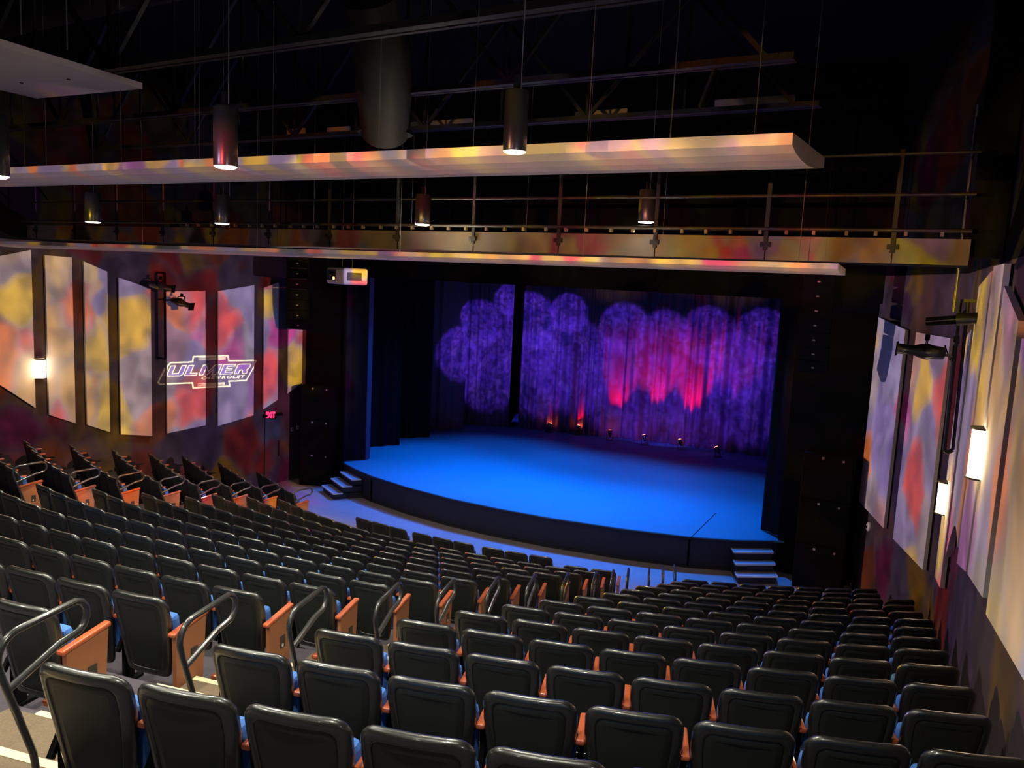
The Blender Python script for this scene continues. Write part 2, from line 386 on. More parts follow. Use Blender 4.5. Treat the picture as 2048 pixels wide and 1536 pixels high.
curtain('back_curtain', [(-15.08,27.1),(-13.8,27.4),(-10.06,28.34),(-5.86,28.62),(-2.6,28.9)], 0.77, 8.5, 'backdrop', 'wide pleated back curtain lit violet and red', 0.09, 0.34, seed=12)
curtain('border_curtain', [(-17.6,20.0),(-2.6,20.0)], 6.45, 8.6, 'drape', 'black border curtain across top of the stage opening', 0.02, 0.4, seed=13)
curtain('border_curtain', [(-18.4,25.0),(-2.6,25.6)], 6.55, 9.0, 'drape', 'black border curtain deeper in the stage house', 0.02, 0.4, seed=14)

# violet pattern spots on the back curtain
BLOBS = [(905,740,55),(955,655,48),(985,740,70),(1020,600,30),(1062,640,52),(1075,740,70),(1137,625,36),(1142,720,80),(1245,655,48),(1235,760,80),(1322,668,48),(1310,790,80),(1412,668,52),(1400,780,80),(1470,730,60),(1525,672,50),(1495,790,75)]
for i, (px, py, r) in enumerate(BLOBS):
    yy = 26.3 if px < 950 else (27.0 if px < 1030 else 27.2+(px-1040)/500*1.4)
    tgt = on_y(px, py, yy); src = Vector((tgt.x*0.8-2.0 if px > 1040 else -12.8, 21.2, 6.75))
    dist = (tgt-src).length; ang = 2*math.degrees(math.atan((r/F_PX*(tgt-Vector((0,0,EYE))).length)/dist))
    o = spot('violet_spot', src, tgt, 3500, (1,1,1), ang*1.15, 0.35, 0.03)
    gobo(o, scale=20.0, palette=VIOLET, warp=1.6, seed=i*1.7, edge=(0.05,0.02,0.4), emix=0.3, lo=0.25)

for x in (-15.6,-12.6,-9.6,-6.6):
    o = spot('violet_wash',(x,21.4,6.9),(x,28.0,2.3),330,(1,1,1),42,1.0,.05); gobo(o, scale=14.0, palette=VIOLET, warp=1.6, seed=x, edge=(0.05,0.02,0.4), emix=0.3, lo=0.2)
# red LED uplighters standing along the back curtain
for i, (px, py) in enumerate([(1103,853),(1161,858),(1225,868),(1294,877),(1366,886),(1440,901)]):
    p = on_z(px, py, 0.95); p.y -= 0.25
    t = thing('led_uplight', 'small red LED uplight on stage floor, %s from the left' % ORD[i+1], 'stage light', (p.x,p.y,H), 0.2*i, group=None)
    MB().tube([(0,0,0.19),(0,0.02,0.23),(0,0.1,0.30),(0,0.11,0.31)],[0.055,0.075,0.085,0.085],12).build('housing','blackmetal',t)
    MB().box((0,0,0.012),(0.22,0.2,0.024)).bar((-0.11,0,0),(-0.11,0.03,0.24),0.02).bar((0.11,0,0),(0.11,0.03,0.24),0.02).build('yoke','blackmetal',t)
    MB().tube([(0,0.112,0.311),(0,0.12,0.318)],[0.075,0.07],12).build('lens','redglow',t)
    MB().tube([(0,-0.06,0.16),(0,0.0,0.2)],0.05,10).build('rear_cap','blackmetal',t)
    if True:
        m_ = t.matrix_world
        if i in (0,): tg = (p.x-0.1, 29.2, 5.5)
        tg = (p.x+0.25, p.y+1.1, 5.6)
        spot('red_uplight_beam', (p.x, p.y+0.05, H+0.36), tg, (40,260,1900,2400,2300,500)[i], (1.0,0.0,0.01), 44, 0.8, 0.04)

# ------------------------------------------------------------------ line arrays, subs, projector
def line_array(label, x, y, z0, rz, n=7):
    t = thing('line_array', label, 'loudspeaker', (x,y,0), rz)
    z = z0; ang = 0.0; yy = 0.0; hh = 0.30
    tilts = [0,0,0,3,7,13,22][:n]
    for i in range(n):
        a = rad(tilts[i]); c = Vector((0, yy, z))
        Mx = Matrix.Translation(c) @ Matrix.Rotation(a, 4, 'X')
        b = MB(); b.add([Mx @ Vector(v) for v in [(-.32,-.02,-hh+.01),(.32,-.02,-hh+.01),(.32,-.02,0),(-.32,-.02,0),(-.22,.42,-hh+.04),(.22,.42,-hh+.04),(.22,.42,-.03),(-.22,.42,-.03)]],
            [(0,1,2,3),(4,7,6,5),(0,4,5,1),(1,5,6,2),(2,6,7,3),(3,7,4,0)])
        e = b.build('array_box','speaker',t)
        MB().box((0,-.024,-hh/2),(.62,.012,hh-.03),M_=Mx).build('grille','grille',e)
        MB().box((0,-.034,-hh/2),(.055,.008,.028),M_=Mx).build('badge','logo',e)
        z -= hh*math.cos(a); yy += hh*math.sin(a)
    MB().box((0,.2,z0+.06),(.6,.5,.1)).bar((0,.1,z0+.1),(0,.1,11.4),.03).bar((0,.35,z0+.1),(0,.35,11.4),.03).build('rigging_frame','black',t)
line_array('curved black line array hanging at left of stage', -16.95, 17.0, 6.86, rad(30))
line_array('curved black line array hanging at right of stage', -2.83, 17.5, 6.95, rad(-4))
def cabinet(label, x, y, z, rz, w_=0.9, h_=1.05, d_=0.6):
    t = thing('subwoofer', label, 'loudspeaker', (x,y,z), rz)
    MB().box((0,0,h_/2),(w_,d_,h_)).build('cabinet','speaker',t,bevel=0.012)
    MB().box((0,-d_/2-.008,h_/2),(w_-.06,.014,h_-.08)).build('grille','grille',t)
    MB().box((-0.12 if w_>.5 else 0,-d_/2-.02,h_-.08),(.05,.01,.05)).build('badge','logo',t); MB().box((0.3,-d_/2-.02,h_-.1),(.04,.01,.045)).build('badge','logo',t)
for nm,i in (('lowest',0),('middle',1),('topmost',2)):
    cabinet('%s black speaker cabinet of the stack beside left stage stair'%nm, -17.0, 18.0, i*1.03, rad(28), 1.0, 1.02, .45)
    cabinet('%s black speaker cabinet of the stack by right wall corner'%nm, -2.42, 18.62, i*1.03, rad(2), 1.05, 1.02, .6)
t = thing('video_projector', 'white ceiling-hung projector left of stage opening', 'projector', (-14.2,16.0,6.2), rad(-24))
b = MB(); b.box((0,0,.22),(1.10,0.68,0.42)); b.build('body','white',t,bevel=.06)
MB().box((-.2,-.348,.24),(.56,.03,.27)).build('lens_recess','lens',t,bevel=.01)
MB().tube([(-.2,-.36,.24),(-.2,-.42,.24)],.08,16).build('lens','lens',t)
MB().box((0.0,-.372,.16),(.05,.01,.06)).build('status_lamp','amber',t)
MB().box((.556,-.05,.22),(.012,.4,.2)).build('side_vent','brass',t)
MB().tube([(-.3,0,.33),(-.3,0,5.3)],.012,6).tube([(.3,0,.33),(.3,0,5.3)],.012,6).build('hanging_rods','darkmetal',t)

# ------------------------------------------------------------------ wall panels
def wall_panel(seg, az0, az1, tops, bots, label, depth=0.06, side=1, curve=None, group=None):
    """tops/bots given as elevations (z-EYE)/y at the two azimuths"""
    a, b = seg; d = (b-a).normalized(); nn = Vector((-d.y,d.x))
    if nn.dot(-(a+b)/2) < 0: nn = -nn
    p0 = az_hit(a+nn*.09,b+nn*.09,az0)-nn*.09; p1 = az_hit(a+nn*.09,b+nn*.09,az1)-nn*.09
    t0 = EYE+tops[0]*p0.y; t1 = EYE+tops[1]*p1.y; b0 = EYE+bots[0]*p0.y; b1 = EYE+bots[1]*p1.y
    d = (p1-p0).normalized(); nn = Vector((-d.y,d.x))
    if nn.dot(-p0) < 0: nn = -nn
    g = 0.03
    pts = [(p0.x+nn.x*g,p0.y+nn.y*g,b0)]
    if curve:
        for i in range(1,8):
            u = i/8; q = p0.lerp(p1,u); pts.append((q.x+nn.x*g,q.y+nn.y*g, b0+(b1-b0)*u+curve*math.sin(math.pi*u)))
    pts += [(p1.x+nn.x*g,p1.y+nn.y*g,b1),(p1.x+nn.x*g,p1.y+nn.y*g,t1),(p0.x+nn.x*g,p0.y+nn.y*g,t0)]
    mb = MB(); mb.prism(pts, (0,0,0), (nn.x*depth, nn.y*depth, 0))
    return mb.build('wall_baffle', 'panel', label=label, cat='wall panel', group=group)
S1 = (LW[0],LW[1]); S2 = (LW[1],LW[2]); SD = (LD[0],LD[1])
pos = lambda s: 'tall pale acoustic panel on left wall, %s' % s
wall_panel(S2,-1.96,-1.787,(-.01,.013),(-.29,-.335),pos('outermost, left of the glowing sconce'))
wall_panel(S2,-1.735,-1.638,(.003,.001),(-.344,-.350),pos('just right of the glowing sconce'))
wall_panel(S2,-1.597,-1.519,(-.006,-.024),(-.348,-.353),pos('third from the left frame edge'))
wall_panel(S1,-1.483,-1.384,(-.034,-.052),(-.352,-.341),pos('fourth, just left of the pipe'))
wall_panel(S1,-1.338,-1.227,(-.055,-.048),(-.330,-.299),pos('fifth, under left half of projected logo'))
wall_panel(S1,-1.193,-1.100,(-.047,-.032),(-.296,-.264),pos('sixth, under right half of projected logo'))
wall_panel(SD,-1.0755,-1.0405,(-.035,-.025),(-.250,-.229),pos('above the exit sign'))
wall_panel(SD,-1.0165,-.9835,(-.040,-.045),(-.215,-.193),pos('behind the hanging line array'))
S1 = (RW[0],RW[1]); SD = (RD[0],RD[1])
pos = lambda s: 'tall pale acoustic panel on right wall, %s' % s
wall_panel(SD,-.0945,-.0655,(-.023,-.035),(-.238,-.265),pos('nearest the stage'))
wall_panel(SD,-.0545,-.0205,(-.037,-.041),(-.275,-.305),pos('behind the pipe spotlight'))
wall_panel(S1,-.0080,-.0015,(-.045,-.03),(-.31,-.322),pos('narrow one by the smaller-looking sconce'))
wall_panel(S1,.0005,.0105,(.016,.033),(-.285,-.272),pos('left of the nearer sconce'),curve=0.35)
wall_panel(S1,.0120,.0215,(.038,.041),(-.290,-.298),pos('tallest, just behind the nearer sconce'))
wall_panel(S1,.0235,.0405,(.018,-.018),(-.30,-.323),pos('with steep top, right of the nearer sconce'))
wall_panel(S1,.0455,.1050,(-.036,-.04),(-.341,-.430),pos('at the right frame edge'))

def sconce(label, seg, az, el0, el1, wd=0.2):
    a,b = seg; d = (b-a).normalized(); nn = Vector((-d.y,d.x))
    if nn.dot(-(a+b)/2) < 0: nn = -nn
    p = az_hit(a+nn*.13,b+nn*.13,az)-nn*.13
    zc = EYE+(el0+el1)/2*p.y; hh = abs(el1-el0)*p.y
    t = thing('wall_sconce', label, 'wall light', (p.x+nn.x*.0,p.y+nn.y*.0,zc-hh/2), math.atan2(nn.y,nn.x)-math.pi/2)
    MB().box((0,.04,hh/2),(wd*.9,.08,hh*1.04)).build('back_plate','white',t)
    # half-cylinder diffuser
    n=8; outl=[(wd/2*math.cos(math.pi*i/n), .08+wd*.55*math.sin(math.pi*i/n)) for i in range(n+1)]
    mb=MB(); mb.prism([(x,y,0.02) for x,y in outl],(0,0,0),(0,0,hh-.04)); mb.build('diffuser','sconce',t)
    for z in (0.0,hh-.02): MB().prism([(x*1.04,.02+y,z) for x,y in outl],(0,0,0),(0,0,.02)).build('end_cap','brass',t)
    l=bpy.data.lights.new('sconce_glow','POINT'); l.energy=10; l.color=(1,.72,.42); l.shadow_soft_size=.12
    o=bpy.data.objects.new('sconce_glow',l); COL.objects.link(o); o.location=(p.x+nn.x*.45,p.y+nn.y*.45,zc)
sconce('glowing white wall sconce on left wall between two panels', (LW[1],LW[2]), -1.7618, -.266,-.223, .24)
sconce('glowing wall sconce on right wall, nearer and larger-looking one', S1, .0195, -.192,-.135, .24)
sconce('glowing wall sconce on right wall, farther one beside the pipe', S1, -.0085, -.237,-.200, .24)

# exit door and sign on the left wall
def on_seg(seg, az, el, nofs=0.0):
    a,b = seg; p = az_hit(a,b,az); d=(b-a).normalized(); nn=Vector((-d.y,d.x))
    if nn.dot(-p)<0: nn=-nn
    return Vector((p.x+nn.x*nofs,p.y+nn.y*nofs,EYE+el*p.y)), math.atan2(nn.y,nn.x)-math.pi/2, nn
SDL=(LD[0],LD[1])
p0=az_hit(*SDL,-1.0735); p1=az_hit(*SDL,-1.037); pc,ang,nn=on_seg(SDL,-1.055,0)
dw=(p1-p0).length
dr=MB().box((pc.x+nn.x*.03,pc.y+nn.y*.03,1.05),(dw,.06,2.1),rz=ang).build('door_1','door',kind='structure')
MB().box((pc.x+nn.x*.05-math.cos(ang)*.0,pc.y+nn.y*.05,2.14),(dw+.14,.1,.08),rz=ang).build('door_frame','black',dr)
q,_,_=on_seg(SDL,-1.041,0,.09); MB().box((q.x,q.y,1.1),(.05,.02,.5),rz=ang).build('push_plate','darkmetal',dr)
q,ang,nn=on_seg(SDL,-1.0545,-.256,.03)
ang=math.atan2(-.72,.69)-math.pi/2
t=thing('exit_sign','small red lit exit sign above the left door','exit sign',(q.x+.05,q.y-.12,q.z-.11),ang)
MB().box((0,.03,.11),(.34,.06,.22)).build('housing','black',t)
def text_mesh(s, size, extrude=0.0, bold=0.0, align='CENTER'):
    cu=bpy.data.curves.new('txt','FONT'); cu.body=s; cu.size=size; cu.align_x=align; cu.align_y='CENTER'; cu.extrude=extrude; cu.offset=bold; cu.space_character=1.22 if len(s)>5 else 1.0; cu.resolution_u=3
    o=bpy.data.objects.new('txt',cu); COL.objects.link(o); dg=bpy.context.evaluated_depsgraph_get(); me=bpy.data.meshes.new_from_object(o.evaluated_get(dg)); bpy.data.objects.remove(o); bpy.data.curves.remove(cu); return me
me=text_mesh('EXIT',.15,.004,.010); me.transform(Matrix.Translation((0,.065,.11)) @ Matrix.Rotation(math.pi,4,'Z') @ Matrix.Rotation(math.pi/2,4,'X') @ Matrix.Diagonal((.85,1.5,1,1))); me.materials.append(M['exitred'])
o=bpy.data.objects.new('exit_letters',me); COL.objects.link(o); o.parent=t; o['label']='glowing red EXIT letters'
# small wall devices
for az,el in ((-1.006,-.277),(-.993,-.272)):
    q,ang,nn=on_seg(SDL,az,el,.0)
    t=thing('wall_switch_plate','small pale wall plate right of exit door, %s one'%('left' if az<-1 else 'right'),'wall plate',tuple(q),ang); MB().box((0,.01,0),(.08,.02,.12)).build('plate','white',t,bevel=.004); MB().box((0,.024,0),(.03,.012,.05)).build('toggle','lens',t)
q,ang,nn=on_seg(SD,-.0796,-.267,.0)
t=thing('fire_alarm_bell','round pink-lit alarm horn low on right wall by stage','alarm',tuple(q),ang)
MB().tube([(0,0,0),(0,.04,0),(0,.06,0)],[.09,.10,.07],20).build('dish','white',t)
MB().tube([(0,.06,0),(0,.075,0)],[.03,.025],12).build('hub','lens',t)
q,ang,nn=on_seg(SD,-.0925,-.335,.0)
t=thing('intercom_panel','small control plate low on right wall below the alarm','wall plate',tuple(q),ang)
MB().box((0,.012,0),(.10,.024,.34)).build('plate','brass',t,bevel=.004); MB().box((0,.03,-.09),(.05,.012,.07)).build('button','redglow' if False else 'white',t)

# pipes with theatre spotlights
def ers(parent, loc, rz, tilt=0.0, L=0.62):
    """ellipsoidal spotlight as a child tree; points along local +Y"""
    Mx=Matrix.Translation(loc)@Matrix.Rotation(rz,4,'Z')@Matrix.Rotation(tilt,4,'X')
    def T(mb): mb.v=[tuple(Mx@Vector(v)) for v in mb.v]; return mb
    b=T(MB().tube([(0,-.30,0),(0,-.28,0),(0,-.12,0),(0,-.08,0),(0,.02,0),(0,.10,0),(0,.30,0),(0,.31,0)],[.05,.085,.10,.115,.10,.07,.075,.09],14)).build('spotlight_body','blackmetal',parent)
    T(MB().box((0,.315,0),(.2,.012,.2))).build('color_frame','black',b)
    T(MB().bar((-.12,-.05,0),(-.12,-.05,.16),.03,.01).bar((.12,-.05,0),(.12,-.05,.16),.03,.01).bar((-.12,-.05,.16),(.12,-.05,.16),.03,.01).box((0,-.05,.2),(.05,.06,.08))).build('yoke','black',b)
t=thing('wall_lighting_pipe','vertical black pipe on left wall carrying a theatre spotlight','lighting pipe',(0,0,0))
a,ang,nn=on_seg((LW[0],LW[1]),-1.3625,-.184,.35); b_=Vector((a.x,a.y,EYE-.02*a.y))
MB().tube([a,b_],.03,8).tube([a+Vector((.05,-.05,0)),b_+Vector((.05,-.05,0))],.015,8).bar(b_,b_-Vector((nn.x*.35,nn.y*.35,0)),.04).bar(a,a-Vector((nn.x*.35,nn.y*.35,0)),.04).build('pipe','black',t)
s,_,_=on_seg((LW[0],LW[1]),-1.325,-.074,.55); ers(t,s,rad(-78),rad(-14)); MB().bar((a.x,a.y,s.z+.06),(s.x,s.y,s.z+.1),.04).build('side_arm','black',t)
s,_,_=on_seg((LW[0],LW[1]),-1.385,-.045,.55); ers(t,s,rad(-60),rad(-10))
t=thing('wall_lighting_pipe','vertical dark pipe beside right wall with spotlight on its arm','lighting pipe',(0,0,0))
yy=12.6; a=on_y(1889,900,yy); b_=Vector((a.x-.03,a.y,on_y(1903,600,yy).z))
MB().tube([a,b_],.030,8).tube([a+Vector((.10,0,.02)),b_+Vector((.10,0,0))],.022,8).tube([a,a+Vector((.05,0,-.03)),a+Vector((.10,0,.02))],.03,8).bar(b_,b_+Vector((.35,0,0)),.04).build('pipe','darkmetal',t)
s=on_y(1843,702,yy); ers(t,s,rad(88),rad(2)); MB().bar(s+Vector((.3,0,-.03)),(b_.x,b_.y,s.z-.04),.04).build('side_arm','blackmetal',t)
cb=MB(); cb.tube([s+Vector((.28,.02,.1)),s+Vector((.36,.05,-.1)),s+Vector((.44,.06,.15)),b_+Vector((0,0,-.25)),b_+Vector((.1,.1,-.1))],.012,6).build('cable','black',t)

# ------------------------------------------------------------------ overhead: clouds, catwalk, trusses
def cloud(label, prof, xa, xb, dz=0.0, wires=()):
    t=thing('acoustic_cloud',label,'ceiling panel',(0,0,0))
    mb=MB(); n=len(prof)
    vs=[(xa,y,z+dz) for y,z in prof]+[(xb,y,z) for y,z in prof]
    mb.add(vs,[tuple(range(n)),tuple(range(n,2*n))[::-1]]+[(i,(i+1)%n,n+(i+1)%n,n+i) for i in range(n)]); mb.build('panel','cloud',t)
    for x,y,z in wires:
        MB().tube([(x,y,z),(x,y,11.4)],.0035,5).build('hanging_wire','wire',t)
prof=[(5.80,7.63),(5.80,7.55),(5.95,7.515),(6.15,7.50),(6.4,7.497),(6.7,7.52),(6.95,7.552),(7.10,7.575),(7.10,7.66)]
wr=[]
for px in (1507,1340,1175,947,680,545,390,315,243,93,50):
    p=on_y(px,290 if px>900 else 320,6.3); wr.append((p.x,6.3 if px not in (315,680) else 6.9,7.62))
cloud('long cream ceiling cloud with curved underside, upper one', prof, -14.5, -1.20, 0.03, wr)
prof=[(9.3,6.885),(9.3,6.825),(9.45,6.79),(9.65,6.78),(9.9,6.775),(9.9,6.845)]
cloud('long thin cream ceiling cloud right below the catwalk', prof, -18.2, -1.33, -0.06, [(-1.8,9.6,6.85),(-4.5,9.6,6.85),(-7.5,9.6,6.85),(-10.5,9.6,6.85),(-13.5,9.6,6.83)])
# flat cloud in the top-left corner
t=thing('acoustic_cloud','square-ended tan ceiling cloud in the upper left corner','ceiling panel',(0,0,0))
P=[on_z(285,178,8.6),on_z(73,197,8.6)]
e=(on_z(0,92,8.6)-P[0]); e2=(on_z(0,180,8.6)-P[1])
C=P[0]+e*2.2; D=P[1]+e2*9.0
mb=MB(); mb.prism([P[0],P[1],D,C],(0,0,0),(0,0,.07)); mb.build('panel','cloud',t)
for q in (on_z(43,165,8.6),on_z(137,158,8.6)):
    MB().tube([q+Vector((0,0,-.01)),q],.02,8).build('fixing','brass',t)
for px,py in ((135,110),(43,80)):
    q=on_z(px,py,8.6); MB().tube([(q.x,q.y,8.65),(q.x,q.y,11.4)],.008,5).build('hanging_wire','wire',t)

t=thing('catwalk','long bronze front-of-house lighting catwalk with pipe railings','catwalk',(0,0,0))
xa,xb=-18.3,-.12
MB().box(((xa+xb)/2,10.2,7.12),(xb-xa,.06,.20)).build('upper_face','catwalk',t)
MB().box(((xa+xb)/2,10.19,7.0),(xb-xa,.05,.13)).build('lower_face','catwalk',t)
MB().box(((xa+xb)/2,10.6,6.96),(xb-xa,.8,.05)).build('deck','black',t)
MB().tube([(xa,10.05,7.30),(xb,10.05,7.30)],.024,8).build('lighting_pipe','darkmetal',t)
for z,tag in ((7.70,1),(8.15,2)): MB().tube([(xa,10.15,z),(xb,10.15,z)],.018,8).build('rail','darkmetal',t)
MB().tube([(xa,10.95,7.80),(xb,10.95,7.80)],.018,8).build('rail','darkmetal',t)
x=-.89; i=0
while x>xa:
    MB().bar((x,10.15,7.05),(x,10.15,8.2),.05,.03).box((x,10.13,7.12),(.12,.03,.06)).build('rail_post','steel',t)
    MB().box((x,10.165,7.0),(.008,.03,.13)).build('panel_joint','black',t)
    x-=1.42
x=-.4
k=0
while x>-13:
    MB().box((x,10.05,7.26),(.035,.05,.05)).build('pipe_outlet','outlet',t) if k<60 else None
    x-=.31+.05*(k%3==0); k+=1

def truss(label, y, z, h, xa, xb, panel=1.6, s=.07):
    t=thing('roof_truss',label,'truss',(0,0,0))
    MB().bar((xa,y,z),(xb,y,z),s*1.6,s).bar((xa,y+.12,z),(xb,y+.12,z),s*.8,s).build('bottom_chord','steel',t)
    MB().bar((xa,y,z+h),(xb,y,z+h),s*1.6,s).build('top_chord','steel',t)
    x=xa;up=True;wb=MB()
    while x+panel<=xb+.01:
        if up: wb.bar((x,y,z),(x+panel,y,z+h),s*.8)
        else: wb.bar((x,y,z+h),(x+panel,y,z),s*.8)
        wb.bar((x,y,z),(x,y,z+h),s*.5)
        x+=panel; up=not up
    wb.build('web_members','steel',t)
# chords seen through pixels
q=on_y(1170,0,6.4); truss('nearest dark steel roof truss, highest in view', 6.4, q.z, 1.6, -16, 1.0)
q=on_y(1590,112,9.0); truss('dark steel roof truss behind the upper ceiling cloud', 9.0, q.z, 1.8, -18.2, q.x)
q=on_y(1640,207,12.0); truss('farthest dark steel roof truss, lowest in view', 12.0, q.z, 1.7, -18.5, q.x)
t=thing('air_duct','big round dark ventilation duct dropping behind the ceiling cloud','duct',(0,0,0))
pts=[on_y(740,0,8.0),on_y(765,110,8.4),on_y(768,170,8.8),on_y(770,265,9.3)]
MB().tube([pts[0],pts[0].lerp(pts[1],.5),pts[1],pts[2],pts[3]],[.32,.34,.36,.38,.34],20).build('duct_run','duct',t)
MB().tube([pts[3]+Vector((0,0,.03)),pts[3]+Vector((0,0,-.02))],[.40,.40],20).build('flange','duct',t)
t=thing('air_duct','wide horizontal round duct under the roof at top left','duct',(0,0,0))
MB().tube([(-16,8.0,10.7),(-5,8.0,10.9)],.45,20).build('duct_run','duct',t)
for i,(x0,y0,x1,y1) in enumerate(((575,268,610,258),(655,268,700,252),(822,256,945,238),(1150,238,1255,218),(1430,210,1590,196))):
    a=on_y(x0,y0,12.8); b=on_y(x1,y1,12.8)
    MB().box(((a.x+b.x)/2,12.8,(a.z+b.z)/2),(abs(b.x-a.x),.04,.12)).build('ceiling_board','farpanel',label='narrow tan board in the dark roof, %s from the left'%ORD[i+1],cat='board')
t=thing('roof_brace','slanting steel channel hanging above right end of upper cloud','brace',(0,0,0))
MB().bar(on_y(1437,120,9.1),on_y(1400,215,9.1),.08,.03).build('channel','steel',t); MB().bar(on_y(1447,120,9.2),on_y(1411,215,9.2),.02,.03).build('rib','steel',t)

# pendant cylinder downlights
def downlight(label, x, y, z, power, ht=.55, r=.11, group=None, spin=0, cone=128):
    t=thing('cylinder_downlight',label,'ceiling light',(x,y,z),spin,group)
    MB().tube([(0,0,ht),(0,0,ht-.005),(0,0,.01),(0,0,.0)],[r*.9,r,r,r*.96],24,cap=False).add([(r*.9*math.cos(2*math.pi*k/24),r*.9*math.sin(2*math.pi*k/24),ht) for k in range(24)],[tuple(range(24))]).build('can','blackmetal',t)
    MB().tube([(0,0,.012),(0,0,-.004),(0,0,-.014)],[r*.95,r*.93,r*.7],24).build('lens','lampglow',t)
    MB().tube([(0,0,ht),(0,0,ht+.1)],.03,10).build('stem_cap','black',t)
    MB().tube([(.03,0,ht),(.03,0,11.52-z)],.004,5).build('hanging_wire','wire',t)
    spot('downlight_beam',(x,y,z-.05),(x,y-(1.6 if cone<100 else 0),0),power,(1.0,.96,.78) if cone>100 else (1.0,.80,.54),cone,.5,.11)
def dl_at(px,py,w_,label,power,ht):
    near=w_>38; dia=.17 if near else .22
    r=ray(px,py).normalized(); d=dia/w_*F_PX; p=Vector((0,0,EYE))+r*d
    downlight(label,p.x,p.y,p.z,power,ht*(.8 if near else 1),dia/2)
dl_at(1029,303,46,'black cylinder downlight in front of the upper cloud, right one',420,.52)
dl_at(451,333,43,'black cylinder downlight in front of the upper cloud, left one',420,.52)
dl_at(-8,352,40,'black cylinder downlight cut off at the left frame edge',420,.52)
dl_at(186,444,26,'black cylinder downlight above lower cloud, leftmost of the four',760,.42)
dl_at(444,447,27,'black cylinder downlight above lower cloud, second of the four',760,.42)
dl_at(845,449,30,'black cylinder downlight above lower cloud, third of the four',760,.42)
dl_at(1292,444,32,'black cylinder downlight above lower cloud, rightmost of the four',760,.42)
for i,(x,y) in enumerate(((-1.2,1.6),(-4.6,1.2),(-8.0,0.8),(-1.6,-2.5),(-6.0,-2.5))):
    downlight('black cylinder downlight over rear seats out of view',x,y,7.9,420,.5,group='rear downlights')

for x in (-16.2,-13.4,-10.6,-7.8,-5.0):  # extra hidden downlights, added to warm the floor before the stage
    downlight('added black cylinder downlight above the stage apron, hidden behind catwalk',x,13.9,7.1,520,.26,group='added apron downlights',cone=62)
# ------------------------------------------------------------------ gobo projectors
g=spot('leaf_pattern_spot',(-1.05,12.6,5.97),(-18.5,12.6,4.1),9500,(1,1,1),46,.2,.04); gobo(g,scale=13.0,seed=2.0,lo=.5)
g=spot('leaf_pattern_spot',(-17.3,12.9,5.75),(-0.5,13.0,4.3),8600,(1,1,1),52,.2,.04); gobo(g,scale=12.0,seed=9.0,lo=.5)
for i in range(9):
    a=rad(-47+10.8*i); d=Vector((math.sin(a),math.cos(a),.094))
    g=spot('leaf_pattern_spot',(-7.0,-5.5,6.35),Vector((-7.0,-5.5,6.35))+d*10,3000,(1,1,1),11.6,.15,.03); gobo(g,scale=24,seed=5.0+i*2.3,edge=(.6,.4,.2),lo=.8)
for i,x in enumerate((-6.6,-4.6,-2.6,-.9)):
    g=spot('leaf_pattern_spot',(-2.0,-5.5,6.35),(x,10.2,7.22),7500,(1,1,1),8.5,.5,.03); gobo(g,scale=26,seed=3.0+i*1.9,edge=(.6,.35,.1),lo=.8,palette=AMBER)
for i,(x,y,tx) in enumerate(((.6,1.6,-7.0),)):  # unseen uplight, added to brighten the undersides of the clouds
    t=thing('added_uplight','small added uplight washing the ceiling clouds, outside the picture','wall light',(x,y,5.2),0,None)
    MB().box((0,0,0),(.2,.2,.12)).build('housing','blackmetal',t)
    spot('added_uplight_beam',(x,y,5.35),(tx,7.2,7.6),330,(1.0,.86,.88),70,.8,.1)

